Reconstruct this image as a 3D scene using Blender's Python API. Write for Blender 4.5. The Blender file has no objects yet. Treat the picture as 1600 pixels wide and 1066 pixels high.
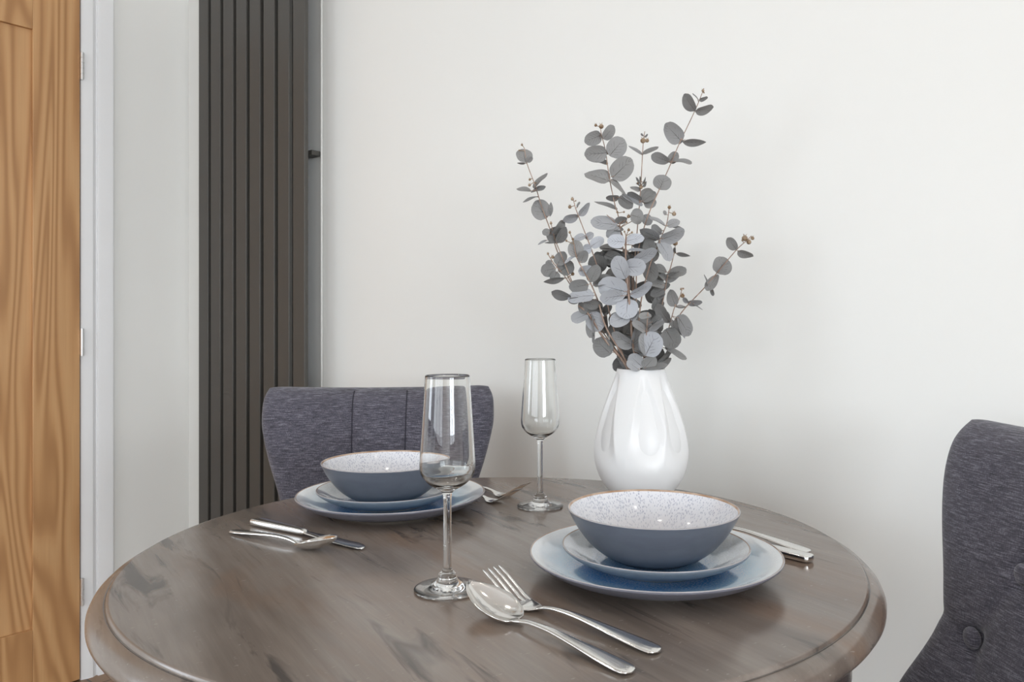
import bpy, bmesh, math, random
from mathutils import Vector, Matrix, Euler
from mathutils import noise as mnoise

SC = bpy.context.scene
COL = SC.collection
PI = math.pi
rnd = random.Random(7)

# ------------------------------------------------------------------ camera
# room axes: +X runs along the main wall to the right, +Y runs into the main wall
YAW = math.radians(38.17)
CY, SY = math.cos(YAW), math.sin(YAW)
CAM_Z = 1.03
FPX, X0, Y0 = 1237.0, 852.0, 505.0
cam_d = bpy.data.cameras.new('camera')
cam = bpy.data.objects.new('camera', cam_d)
COL.objects.link(cam)
cam.location = (0, 0, CAM_Z)
cam.rotation_euler = (PI / 2, 0, YAW)
cam_d.sensor_width = 36.0
cam_d.lens = 36.0 * FPX / 1600.0
cam_d.shift_x = (800.0 - X0) / 1600.0
cam_d.shift_y = -(533.0 - Y0) / 1600.0
cam_d.clip_start = 0.02
SC.camera = cam

# ------------------------------------------------------------------ world, light, exposure
W = bpy.data.worlds.new('world')
SC.world = W
W.use_nodes = True
bg = W.node_tree.nodes['Background']
bg.inputs[0].default_value = (0.78, 0.88, 1.0, 1)
bg.inputs[1].default_value = 1.2
SC.view_settings.view_transform = 'Standard'
SC.view_settings.look = 'None'
SC.view_settings.gamma = 1.0
SC.view_settings.use_curve_mapping = False
SC.view_settings.exposure = -0.18
SC.cycles.max_bounces = 14
SC.cycles.transmission_bounces = 12
SC.cycles.glossy_bounces = 6
SC.cycles.diffuse_bounces = 7
SC.cycles.caustics_reflective = True
SC.cycles.caustics_refractive = True
SC.cycles.blur_glossy = 0.3
SC.cycles.sample_clamp_indirect = 8.0

WALL_Y = 1.292          # main wall face
WALL_X = -2.473         # door wall face
ROOM_R, ROOM_B, CEIL = 4.2, -2.9, 2.42


def area(name, loc, rot, sx, sy, power, col=(1, 1, 1)):
    l = bpy.data.lights.new(name, 'AREA')
    l.shape = 'RECTANGLE'
    l.size, l.size_y = sx, sy
    l.energy = power
    l.color = col
    o = bpy.data.objects.new(name, l)
    o.location = loc
    o.rotation_euler = rot
    COL.objects.link(o)
    return o


# daylight outside the left opening, plus fill lights added at two more
area('daylight_patio', (WALL_X - 0.16, -1.55, 1.47), (0, -PI / 2, 0), 1.3, 1.2, 32, (0.86, 0.93, 1.0))
area('added_fill_front', (-0.5, ROOM_B - 0.16, 1.5), (PI / 2, 0, 0), 2.8, 1.3, 38, (0.92, 0.96, 1.0))  # unseen source added to lift the ambient light from behind the camera
area('added_fill_side', (ROOM_R + 0.16, -1.6, 1.47), (0, PI / 2, 0), 1.3, 2.1, 180, (0.90, 0.95, 1.0))  # unseen source added to brighten the door wall from the right
DOWNLIGHTS = [(-1.5, 0.35), (-0.45, 0.35), (0.6, 0.35), (-1.5, -1.2), (-0.1, -1.2), (1.2, -1.2)]
DL_POWER = 2.5

# ------------------------------------------------------------------ helpers
def w(X, Z, z=0.0):
    """from distances right of / ahead of the camera to room coordinates"""
    return Vector((X * CY - Z * SY, X * SY + Z * CY, z))


def at(px, py, Z):
    """point seen at (px, py) lying Z metres ahead of the camera"""
    return w((px - X0) / FPX * Z, Z, CAM_Z - (py - Y0) / FPX * Z)


RIGHT = Vector((CY, SY, 0))
AHEAD = Vector((-SY, CY, 0))
UP = Vector((0, 0, 1))


def link(o):
    COL.objects.link(o)
    return o


def obj(name, me, mats=None, parent=None, smooth=True):
    if isinstance(me, bmesh.types.BMesh):
        m = bpy.data.meshes.new(name)
        me.normal_update()
        me.to_mesh(m)
        me.free()
        me = m
    o = bpy.data.objects.new(name, me)
    for mm in (mats if isinstance(mats, (list, tuple)) else [mats]):
        if mm:
            me.materials.append(mm)
    if smooth:
        for p in me.polygons:
            p.use_smooth = True
    link(o)
    if parent:
        o.parent = parent
    return o


def empty(name, loc=(0, 0, 0), rz=0.0):
    o = bpy.data.objects.new(name, None)
    o.location = loc
    o.rotation_euler = (0, 0, rz)
    o.empty_display_size = 0.05
    return link(o)


def tag(o, label, cat, group=None):
    o['label'] = label
    o['category'] = cat
    if group:
        o['group'] = group
    return o


def struct(o):
    o['kind'] = 'structure'
    return o


def sharp(o, ang=35):
    me = o.data
    me.set_sharp_from_angle(angle=math.radians(ang))
    return o


def bevel(o, wd=0.003, seg=2):
    m = o.modifiers.new('bevel', 'BEVEL')
    m.width = wd
    m.segments = seg
    m.limit_method = 'ANGLE'
    return o


def bx(bm, x0, x1, y0, y1, z0, z1, mi=0):
    vs = [bm.verts.new((x, y, z)) for z in (z0, z1) for y in (y0, y1) for x in (x0, x1)]
    for f in ((0, 2, 3, 1), (4, 5, 7, 6), (0, 1, 5, 4), (2, 6, 7, 3), (0, 4, 6, 2), (1, 3, 7, 5)):
        fc = bm.faces.new([vs[i] for i in f])
        fc.material_index = mi
    return vs


def box(name, x0, x1, y0, y1, z0, z1, mat, parent=None, bev=0.0):
    bm = bmesh.new()
    bx(bm, x0, x1, y0, y1, z0, z1)
    o = obj(name, bm, mat, parent, smooth=False)
    if bev:
        bevel(o, bev)
    return o


def lathe(bm, prof, n=96, mats=None, close=True, disp=None):
    """prof: list of (r, z); surface of revolution; r==0 gives a pole"""
    rings = []
    for i, (r, z) in enumerate(prof):
        if r < 1e-6:
            rings.append([bm.verts.new((0, 0, z))])
        else:
            ring = []
            for k in range(n):
                a = 2 * PI * k / n
                rr = r + (disp(a, i, r, z) if disp else 0)
                ring.append(bm.verts.new((rr * math.cos(a), rr * math.sin(a), z)))
            rings.append(ring)
    for i in range(len(rings) - 1):
        a, b = rings[i], rings[i + 1]
        mi = mats[i] if mats else 0
        for k in range(n):
            k2 = (k + 1) % n
            if len(a) == 1 and len(b) == 1:
                continue
            if len(a) == 1:
                f = bm.faces.new((a[0], b[k2], b[k]))
            elif len(b) == 1:
                f = bm.faces.new((a[k], a[k2], b[0]))
            else:
                f = bm.faces.new((a[k], a[k2], b[k2], b[k]))
            f.material_index = mi
    return rings


def spline(pts, n):
    """Catmull-Rom through points (tuples), n samples per span"""
    P = [Vector(p) for p in pts]
    P = [P[0] * 2 - P[1]] + P + [P[-1] * 2 - P[-2]]
    out = []
    for i in range(1, len(P) - 2):
        for k in range(n):
            t = k / n
            a, b, c, d = P[i - 1], P[i], P[i + 1], P[i + 2]
            out.append(0.5 * ((2 * b) + (c - a) * t + (2 * a - 5 * b + 4 * c - d) * t * t + (3 * b - a - 3 * c + d) * t ** 3))
    out.append(P[-2])
    return out


def tube(bm, pts, rad, n=8, mi=0):
    rings = []
    m = len(pts)
    ref = None
    for i, p in enumerate(pts):
        d = (pts[min(i + 1, m - 1)] - pts[max(i - 1, 0)]).normalized()
        if ref is None:
            ref = d.orthogonal().normalized()
        s = (ref - d * ref.dot(d)).normalized()
        ref = s
        t = d.cross(s)
        r = rad(i / (m - 1)) if callable(rad) else rad
        rings.append([bm.verts.new(p + (s * math.cos(2 * PI * k / n) + t * math.sin(2 * PI * k / n)) * r) for k in range(n)])
    for a, b in zip(rings, rings[1:]):
        for k in range(n):
            f = bm.faces.new((a[k], a[(k + 1) % n], b[(k + 1) % n], b[k]))
            f.material_index = mi
    bm.faces.new(list(reversed(rings[0]))).material_index = mi
    bm.faces.new(rings[-1]).material_index = mi


def blob(bm, c, r, sc=(1, 1, 1), rot=None, mi=0, seg=10):
    M = Matrix.Translation(c) @ (rot.to_4x4() if rot else Matrix()) @ Matrix.Diagonal((r * sc[0], r * sc[1], r * sc[2], 1))
    g = bmesh.ops.create_uvsphere(bm, u_segments=seg, v_segments=max(4, seg - 3), radius=1.0, matrix=M)
    for v in g['verts']:
        for f in v.link_faces:
            f.material_index = mi


# ------------------------------------------------------------------ materials
class NT:
    def __init__(self, name):
        self.m = bpy.data.materials.new(name)
        self.m.use_nodes = True
        self.t = self.m.node_tree
        self.b = self.t.nodes['Principled BSDF']

    def n(self, typ, ins=None, **kw):
        nd = self.t.nodes.new(typ)
        for k, v in kw.items():
            setattr(nd, k, v)
        for k, v in (ins or {}).items():
            self.set(nd.inputs[k], v)
        return nd

    def set(self, sock, v):
        if isinstance(v, bpy.types.NodeSocket):
            self.t.links.new(v, sock)
        else:
            sock.default_value = v

    def P(self, **kw):
        for k, v in kw.items():
            self.set(self.b.inputs[k.replace('_', ' ')], v)
        return self

    def ramp(self, fac, stops):
        r = self.n('ShaderNodeValToRGB', {0: fac})
        el = r.color_ramp.elements
        while len(el) < len(stops):
            el.new(0.5)
        for e, (p, c) in zip(el, stops):
            e.position = p
            e.color = c if len(c) == 4 else (*c, 1)
        return r.outputs[0]

    def mix(self, fac, a, b, mode='MIX'):
        m = self.n('ShaderNodeMix', None, data_type='RGBA', blend_type=mode)
        self.set(m.inputs[0], fac)
        self.set(m.inputs[6], a)
        self.set(m.inputs[7], b)
        return m.outputs[2]

    def coord(self, scale=(1, 1, 1), rot=(0, 0, 0), kind='Object'):
        tc = self.n('ShaderNodeTexCoord')
        mp = self.n('ShaderNodeMapping', {'Vector': tc.outputs[kind], 'Scale': scale, 'Rotation': rot})
        return mp.outputs[0]

    def noise(self, vec, scale, detail=4, rough=0.5, dist=0.0):
        return self.n('ShaderNodeTexNoise', {'Vector': vec, 'Scale': scale, 'Detail': detail, 'Roughness': rough, 'Distortion': dist}).outputs[0]

    def math(self, op, a, b=0.0, clamp=False):
        m = self.n('ShaderNodeMath', None, operation=op, use_clamp=clamp)
        self.set(m.inputs[0], a)
        self.set(m.inputs[1], b)
        return m.outputs[0]

    def bump(self, h, strength=0.2, dist=0.001):
        b = self.n('ShaderNodeBump', {'Strength': strength, 'Distance': dist, 'Height': h})
        self.set(self.b.inputs['Normal'], b.outputs[0])
        return self


def c4(r, g, b):
    return (r, g, b, 1)


def mat_paint(name, col, rough=0.6, bump=0.05):
    t = NT(name)
    v = t.coord()
    nz = t.noise(v, 3, 3)
    c = t.ramp(nz, [(0.3, tuple(x * 0.985 for x in col)), (0.7, col)])
    t.P(Base_Color=c, Roughness=rough)
    t.bump(t.noise(v, 220, 3), bump, 0.0006)
    return t.m


M_WALL = mat_paint('wall_paint', (0.79, 0.795, 0.775), 0.5)
M_CEIL = mat_paint('ceiling_paint', (0.85, 0.85, 0.84), 0.8)
M_TRIM = mat_paint('white_gloss_paint', (0.80, 0.81, 0.82), 0.3, 0.02)


def mat_oak(name, rot=(0, 0, 0)):
    t = NT(name)
    v = t.coord(scale=(1, 1, 0.09), rot=rot)
    big = t.noise(v, 5, 2, 0.4, 0.8)
    rings = t.math('SINE', t.math('MULTIPLY', big, 105))
    rings = t.math('MULTIPLY_ADD', rings, 0.5)
    t.t.nodes[-1].inputs[2].default_value = 0.5
    v2 = t.coord(scale=(1, 1, 0.03), rot=rot)
    fine = t.noise(v2, 160, 3, 0.6)
    broad = t.noise(v, 4, 2)
    c = t.ramp(rings, [(0.0, (0.36, 0.175, 0.066)), (0.55, (0.54, 0.30, 0.130)), (1.0, (0.60, 0.355, 0.165))])
    c = t.mix(t.math('MULTIPLY', fine, 0.42), c, c4(0.30, 0.135, 0.045))
    c = t.mix(t.math('MULTIPLY', broad, 0.35), c, c4(0.60, 0.36, 0.17))
    t.P(Base_Color=c, Roughness=0.42)
    t.bump(fine, 0.12, 0.0006)
    return t.m


M_OAK = mat_oak('oak_upright_grain')
M_OAKH = mat_oak('oak_level_grain', (PI / 2, 0, 0))


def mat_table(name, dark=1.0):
    t = NT(name)
    a = math.radians(-18.6)
    v = t.coord(scale=(1, 1, 1), rot=(0, 0, -a))
    vg = t.n('ShaderNodeMapping', {'Vector': v, 'Scale': (0.16, 1, 1)}).outputs[0]
    vs = t.n('ShaderNodeMapping', {'Vector': v, 'Scale': (0.045, 1, 1)}).outputs[0]
    broad = t.noise(vg, 9, 4, 0.55, 0.5)
    mid = t.noise(vg, 30, 4, 0.6, 0.8)
    fine = t.noise(vs, 260, 3, 0.65)
    v3 = t.n('ShaderNodeMapping', {'Vector': v, 'Scale': (0.4, 1, 1)}).outputs[0]
    patch = t.noise(v3, 6.5, 4, 0.6, 0.6)
    c = t.ramp(broad, [(0.32, (0.135, 0.108, 0.090)), (0.48, (0.225, 0.186, 0.158)), (0.68, (0.30, 0.265, 0.238))])
    c = t.mix(t.ramp(patch, [(0.48, (0, 0, 0)), (0.64, (0.6, 0.6, 0.6))]), c, c4(0.225, 0.142, 0.094))
    c = t.mix(t.ramp(mid, [(0.575, (0, 0, 0)), (0.68, (0.8, 0.8, 0.8))]), c, c4(0.045, 0.040, 0.038))
    c = t.mix(t.math('MULTIPLY', fine, 0.40), c, c4(0.06, 0.050, 0.044))
    # small pale nicks
    vn = t.n('ShaderNodeMapping', {'Vector': v, 'Scale': (1.0, 0.35, 1)}).outputs[0]
    nick = t.ramp(t.noise(vn, 330, 2, 0.5), [(0.71, (0, 0, 0)), (0.74, (0.32, 0.32, 0.32))])
    c = t.mix(nick, c, c4(0.42, 0.38, 0.34))
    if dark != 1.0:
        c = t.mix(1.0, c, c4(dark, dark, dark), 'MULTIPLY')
    r = t.ramp(mid, [(0.3, (0.17,) * 3), (0.7, (0.24,) * 3)])
    t.P(Base_Color=c, Roughness=r)
    t.b.inputs['Specular IOR Level'].default_value = 0.65
    t.bump(fine, 0.08, 0.0004)
    return t.m


M_TABLE = mat_table('weathered_grey_brown_wood')
M_TABLED = mat_table('stained_and_shaded_wood', 0.45)  # darkened copy: stain in the edge groove, deep shade painted into the apron

t = NT('anthracite_powder_coat')
t.P(Base_Color=c4(0.062, 0.059, 0.053), Roughness=0.42, Metallic=0.0)
t.bump(t.noise(t.coord(), 900, 2), 0.05, 0.0003)
M_RAD = t.m
t = NT('anthracite_recess')
t.P(Base_Color=c4(0.03, 0.03, 0.032), Roughness=0.6)
M_RADB = t.m


def mat_fabric(name, ca, cb, cc, face=(1, 0, 0)):
    t = NT(name)
    # threads run across the back (local X): stretched noise, crossed with a fainter upright weave
    v = t.coord()
    vx = t.n('ShaderNodeMapping', {'Vector': v, 'Scale': (0.07, 0.07, 1.0)}).outputs[0]
    vz = t.n('ShaderNodeMapping', {'Vector': v, 'Scale': (1.0, 1.0, 0.30)}).outputs[0]
    th = t.noise(vx, 900, 2, 0.6)
    tv = t.noise(vz, 900, 2, 0.6)
    sl = t.noise(t.n('ShaderNodeMapping', {'Vector': v, 'Scale': (0.035, 0.035, 1.0)}).outputs[0], 420, 2, 0.5)
    f = t.math('ADD', t.math('MULTIPLY', th, 0.62), t.math('MULTIPLY', tv, 0.38))
    c = t.ramp(f, [(0.38, ca), (0.52, cb), (0.66, cc)])
    c = t.mix(t.ramp(sl, [(0.64, (0, 0, 0)), (0.76, (0.38,) * 3)]), c, c4(*cc))
    t.P(Base_Color=c, Roughness=0.95)
    t.b.inputs['Sheen Weight'].default_value = 0.25
    t.b.inputs['Sheen Roughness'].default_value = 0.5
    t.bump(f, 0.5, 0.0012)
    return t.m


M_FAB = mat_fabric('heather_charcoal_fabric', (0.034, 0.032, 0.044), (0.078, 0.074, 0.098), (0.20, 0.195, 0.235))
t = NT('dark_walnut')
t.P(Base_Color=c4(0.05, 0.03, 0.02), Roughness=0.4)
M_LEG = t.m
t = NT('seam_thread')
t.P(Base_Color=c4(0.03, 0.028, 0.04), Roughness=1.0)
M_SEAM = t.m


def radius_node(t):
    tc = t.n('ShaderNodeTexCoord')
    sx = t.n('ShaderNodeSeparateXYZ', {0: tc.outputs['Object']})
    r2 = t.math('ADD', t.math('POWER', t.math('ABSOLUTE', sx.outputs[0]), 2.0), t.math('POWER', t.math('ABSOLUTE', sx.outputs[1]), 2.0))
    ang = t.math('ARCTAN2', sx.outputs[1], sx.outputs[0])
    return t.math('SQRT', r2), ang, sx.outputs[2], tc.outputs['Object']


def mat_plate(name, R, cen, mid, rim):
    t = NT(name)
    r, ang, z, oc = radius_node(t)
    fr = t.math('DIVIDE', r, R)
    ns = t.noise(oc, 22, 4, 0.6)
    fr2 = t.math('ADD', fr, t.math('MULTIPLY', t.math('SUBTRACT', ns, 0.5), 0.16))
    c = t.ramp(fr2, [(0.30, cen), (0.56, cen), (0.72, mid), (0.93, rim)])
    cv = t.n('ShaderNodeCombineXYZ', {0: t.math('MULTIPLY', ang, 14.0), 1: t.math('MULTIPLY', r, 260.0), 2: 0.0}).outputs[0]
    fl = t.noise(cv, 2.2, 3, 0.6)
    c = t.mix(t.ramp(fl, [(0.42, (0, 0, 0)), (0.68, (0.5, 0.5, 0.5))]), c, c4(0.72, 0.78, 0.84))
    t.P(Base_Color=c, Roughness=0.10)
    t.b.inputs['Coat Weight'].default_value = 0.6
    t.b.inputs['Coat Roughness'].default_value = 0.05
    return t.m


M_PLATE = mat_plate('blue_reactive_glaze', 0.1345, (0.055, 0.27, 0.66), (0.40, 0.65, 0.84), (0.85, 0.89, 0.92))
M_SPLATE = mat_plate('grey_blue_reactive_glaze', 0.100, (0.10, 0.28, 0.54), (0.45, 0.52, 0.57), (0.58, 0.60, 0.61))


def mat_glaze(name, ca, cb, rough=0.28):
    t = NT(name)
    v = t.coord(scale=(1, 1, 3.0), rot=(0.12, 0.08, 0))
    nz = t.noise(v, 18, 3, 0.6, 1.0)
    t.P(Base_Color=t.ramp(nz, [(0.35, ca), (0.65, cb)]), Roughness=rough)
    return t.m


M_UNDER = mat_glaze('mauve_grey_glaze', (0.135, 0.135, 0.165), (0.16, 0.16, 0.19))
M_BOWLOUT = mat_glaze('slate_blue_glaze', (0.085, 0.098, 0.128), (0.100, 0.116, 0.148), 0.3)
M_SUNDER = mat_glaze('slate_grey_glaze', (0.12, 0.145, 0.18), (0.14, 0.165, 0.2))
t = NT('brown_rim_glaze')
nz = t.noise(t.coord(), 60, 3)
t.P(Base_Color=t.ramp(nz, [(0.35, (0.33, 0.20, 0.12)), (0.65, (0.50, 0.38, 0.29))]), Roughness=0.2)
M_RIM = t.m
t = NT('pale_lip_glaze')
t.P(Base_Color=c4(0.36, 0.34, 0.345), Roughness=0.2)
M_LIP = t.m
t = NT('bare_stoneware_foot')
t.P(Base_Color=c4(0.62, 0.57, 0.47), Roughness=0.7)
M_FOOT = t.m

t = NT('speckled_white_glaze')
r, ang, z, oc = radius_node(t)
cv = t.n('ShaderNodeCombineXYZ', {0: t.math('MULTIPLY', ang, 0.085), 1: t.math('MULTIPLY', z, 0.55), 2: t.math('MULTIPLY', r, 0.15)}).outputs[0]
vo = t.n('ShaderNodeTexVoronoi', {'Vector': cv, 'Scale': 560.0, 'Randomness': 1.0})
ns = t.noise(cv, 60, 2)
d = t.math('ADD', vo.outputs['Distance'], t.math('MULTIPLY', t.math('SUBTRACT', ns, 0.5), 0.25))
c = t.ramp(d, [(0.20, (0.37, 0.39, 0.47)), (0.44, (0.67, 0.675, 0.71))])
low = t.ramp(z, [(0.012, (1, 1, 1)), (0.034, (0, 0, 0))])
c = t.mix(t.math('MULTIPLY', low, 0.55), c, c4(0.70, 0.69, 0.72))
t.P(Base_Color=c, Roughness=0.12)
t.b.inputs['Coat Weight'].default_value = 0.4
M_BOWLIN = t.m

t = NT('white_ceramic')
t.P(Base_Color=c4(0.76, 0.765, 0.77), Roughness=0.36)
M_VASE = t.m

t = NT('clear_glass')
t.P(Base_Color=c4(0.985, 0.995, 0.99), Roughness=0.0, IOR=1.48)
t.b.inputs['Transmission Weight'].default_value = 1.0
M_GLASS = t.m

t = NT('polished_steel')
nz = t.noise(t.coord(scale=(1, 1, 1)), 40, 2)
t.P(Base_Color=c4(0.80, 0.79, 0.77), Metallic=1.0, Roughness=t.ramp(nz, [(0.3, (0.10,) * 3), (0.7, (0.16,) * 3)]))
M_STEEL = t.m
t = NT('satin_hinge_steel')
t.P(Base_Color=c4(0.75, 0.75, 0.75), Metallic=1.0, Roughness=0.3)
M_HINGE = t.m

# leaf: each leaf's tint, inner leaves' shade included, in the vertex attribute 'tint'; duller underside
t = NT('dusty_eucalyptus_leaf')
at_ = t.n('ShaderNodeAttribute', None, attribute_name='tint')
geo = t.n('ShaderNodeNewGeometry')
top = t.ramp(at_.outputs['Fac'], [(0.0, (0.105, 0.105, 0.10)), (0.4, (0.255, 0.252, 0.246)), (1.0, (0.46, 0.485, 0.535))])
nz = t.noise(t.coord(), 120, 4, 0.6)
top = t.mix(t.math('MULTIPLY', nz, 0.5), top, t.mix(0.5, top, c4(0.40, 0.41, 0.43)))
und = t.mix(0.6, top, c4(0.20, 0.20, 0.19))
lt = t.n('ShaderNodeAttribute', None, attribute_name='along').outputs['Fac']
lq = t.math('ABSOLUTE', t.n('ShaderNodeAttribute', None, attribute_name='across').outputs['Fac'])
mid_v = t.math('LESS_THAN', lq, t.math('MULTIPLY', t.math('SUBTRACT', 0.85, lt), 0.055))
fr = t.math('FRACT', t.math('MULTIPLY', t.math('SUBTRACT', lt, t.math('MULTIPLY', lq, 0.45)), 6.0))
side_v = t.math('MULTIPLY', t.math('LESS_THAN', fr, 0.13), t.math('LESS_THAN', lq, 0.62))
side_v = t.math('MULTIPLY', side_v, t.ramp(t.noise(t.coord(), 90, 1), [(0.45, (0, 0, 0)), (0.6, (1, 1, 1))]))
vn = t.math('MAXIMUM', mid_v, t.math('MULTIPLY', side_v, 0.8))
c = t.mix(geo.outputs['Backfacing'], top, und)
c = t.mix(t.math('MULTIPLY', vn, 0.75), c, c4(0.06, 0.055, 0.05))
t.P(Base_Color=c, Roughness=0.75)
t.b.inputs['Specular IOR Level'].default_value = 0.25
M_LEAF = t.m
t = NT('pinkish_brown_stem')
nz = t.noise(t.coord(scale=(1, 1, 0.3)), 150, 3)
t.P(Base_Color=t.ramp(nz, [(0.3, (0.20, 0.13, 0.10)), (0.7, (0.42, 0.31, 0.25))]), Roughness=0.8)
M_STEM = t.m
t = NT('tan_seed_bud')
nz = t.noise(t.coord(), 130, 3)
t.P(Base_Color=t.ramp(nz, [(0.35, (0.17, 0.10, 0.05)), (0.65, (0.36, 0.28, 0.20))]), Roughness=0.8)
M_BUD = t.m

t = NT('brown_wood_floor')
v = t.coord()
br = t.n('ShaderNodeTexBrick', {'Vector': v, 'Scale': 1.0, 'Brick Width': 1.2, 'Row Height': 0.14, 'Mortar Size': 0.003,
                                'Color1': c4(0.26, 0.15, 0.08), 'Color2': c4(0.33, 0.20, 0.11), 'Mortar': c4(0.06, 0.04, 0.02)})
fz = t.noise(t.coord(scale=(0.06, 1, 1)), 70, 4, 0.6)
c = t.mix(t.math('MULTIPLY', fz, 0.6), br.outputs[0], c4(0.16, 0.09, 0.045))
t.P(Base_Color=c, Roughness=0.4)
M_FLOOR = t.m
t = NT('lamp_lens')
t.P(Base_Color=c4(1, 1, 1))
t.b.inputs['Emission Color'].default_value = c4(1.0, 0.93, 0.84)
t.b.inputs['Emission Strength'].default_value = 60.0
M_LENS = t.m
t = NT('window_pane')
t.P(Base_Color=c4(1, 1, 1), Roughness=0.0, IOR=1.01)
t.b.inputs['Transmission Weight'].default_value = 1.0
M_PANE = t.m

# ------------------------------------------------------------------ room shell
T = 0.12
struct(box('floor', WALL_X - T, ROOM_R + T, ROOM_B - T, WALL_Y + T, -0.05, 0.0, M_FLOOR))
struct(box('ceiling', WALL_X - T, ROOM_R + T, ROOM_B - T, WALL_Y + T, CEIL, CEIL + 0.05, M_CEIL))
struct(box('wall_back', WALL_X, ROOM_R, WALL_Y, WALL_Y + T, 0, CEIL, M_WALL))



def wall_with_holes(name, axis, pos, lo, hi, holes):
    """axis 'x': wall plane at x=pos spanning y lo..hi; axis 'y': plane at y=pos spanning x lo..hi"""
    bm = bmesh.new()

    def piece(a, b, z0, z1):
        if axis == 'x':
            bx(bm, pos - T, pos, a, b, z0, z1)
        else:
            bx(bm, a, b, pos - T, pos, z0, z1)
    cur = lo
    for (a, b, z0, z1) in sorted(holes):
        piece(cur, a, 0, CEIL)
        if z0 > 0:
            piece(a, b, 0, z0)
        piece(a, b, z1, CEIL)
        cur = b
    piece(cur, hi, 0, CEIL)
    return struct(obj(name, bm, M_WALL, smooth=False))


# the door opening lies along the door wall: its hinge side at y = 0.963
HINGE_Y = 0.963
DOOR_W = 0.762
DOOR_H = 1.985
wall_with_holes('wall_left', 'x', WALL_X, ROOM_B - T, WALL_Y + T,
                [(HINGE_Y - DOOR_W - 0.004, HINGE_Y + 0.004, 0, DOOR_H + 0.004), (-2.20, -0.90, 0.80, 2.15)])
wall_with_holes('wall_front', 'y', ROOM_B, WALL_X, ROOM_R, [(-1.95, 0.95, 0.80, 2.20)])

wall_with_holes('wall_right', 'x', ROOM_R + T, ROOM_B - T, WALL_Y + T, [(-2.7, -0.5, 0.80, 2.15)])

# baseboards
bm = bmesh.new()
bx(bm, WALL_X, ROOM_R, WALL_Y - 0.015, WALL_Y, 0, 0.11)
struct(obj('baseboard_back', bm, M_TRIM, smooth=False))
bm = bmesh.new()
bx(bm, WALL_X, WALL_X + 0.015, HINGE_Y + 0.096, WALL_Y - 0.015, 0, 0.11)
struct(obj('baseboard_left', bm, M_TRIM, smooth=False))
# slim painted cover strip on the back wall beside the radiator
bm = bmesh.new()

# openings out of the frame; the front and right ones added to carry fill light
def glazed(name, axis, pos, a, b, z0, z1, bars):
    r = struct(empty(name, (0, 0, 0)))
    bm = bmesh.new()
    fr = 0.06

    def pc(a0, a1, c0, c1):
        if axis == 'x':
            bx(bm, pos - 0.09, pos - 0.03, a0, a1, c0, c1)
        else:
            bx(bm, a0, a1, pos - 0.09, pos - 0.03, c0, c1)
    pc(a, b, z0, z0 + fr)
    pc(a, b, z1 - fr, z1)
    for i in range(bars + 1):
        x = a + (b - a - fr) * i / bars
        pc(x, x + fr, z0 + fr, z1 - fr)
    obj('window_frame', bm, M_RAD, r, smooth=False)
    return r


glazed('window_1', 'x', WALL_X, -2.20, -0.90, 0.80, 2.15, 1)
glazed('added_window_2', 'y', ROOM_B, -1.95, 0.95, 0.80, 2.20, 3)
glazed('added_window_3', 'x', ROOM_R + T, -2.7, -0.5, 0.80, 2.15, 2)

# ------------------------------------------------------------------ oak door
door = struct(empty('door_1', (WALL_X, HINGE_Y, 0)))
# built in the door's own frame: x = out of the wall into the room, y = along the wall (hinge at 0, lock side negative)
FACE = 0.016
def dbox(name, y0, y1, z0, z1, x0, x1, m, bev=0.0015):
    return box(name, x0, x1, y0, y1, z0, z1, m, door, bev)


G = 0.006
SW = 0.121
dbox('door_stile', -SW, -0.001, G, DOOR_H, FACE - 0.035, FACE, M_OAK)
dbox('door_stile', -DOOR_W + 0.003, -DOOR_W + SW, G, DOOR_H, FACE - 0.035, FACE, M_OAK)
dbox('door_rail', -DOOR_W + SW, -SW, 1.84, DOOR_H, FACE - 0.035, FACE, M_OAKH)
dbox('door_rail', -DOOR_W + SW, -SW, G, 0.185, FACE - 0.035, FACE, M_OAKH)
dbox('door_panel', -DOOR_W + SW - 0.004, -SW + 0.004, 0.181, 1.844, FACE - 0.028, FACE - 0.011, M_OAK, 0)
for hz in (0.257, 0.975, 1.770):
    bm = bmesh.new()
    for k in range(5):
        c = hz - 0.038 + 0.0152 * (k + 0.5)
        tube(bm, [Vector((FACE + 0.004, 0.0035, c - 0.0071)), Vector((FACE + 0.004, 0.0035, c + 0.0071))], 0.0052, 12)
    tube(bm, [Vector((FACE + 0.004, 0.0035, hz - 0.040)), Vector((FACE + 0.004, 0.0035, hz + 0.040))], 0.0035, 10)
    bx(bm, FACE - 0.012, FACE + 0.002, -0.0005, 0.0005, hz - 0.038, hz + 0.038)
    obj('hinge', bm, M_HINGE, door, smooth=False)
bm = bmesh.new()
blob(bm, Vector((FACE + 0.045, -DOOR_W + 0.06, 1.0)), 0.026, (0.8, 1, 1))
tube(bm, [Vector((FACE, -DOOR_W + 0.06, 1.0)), Vector((FACE + 0.03, -DOOR_W + 0.06, 1.0))], 0.009, 12)
obj('door_handle', bm, M_HINGE, door)

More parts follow.
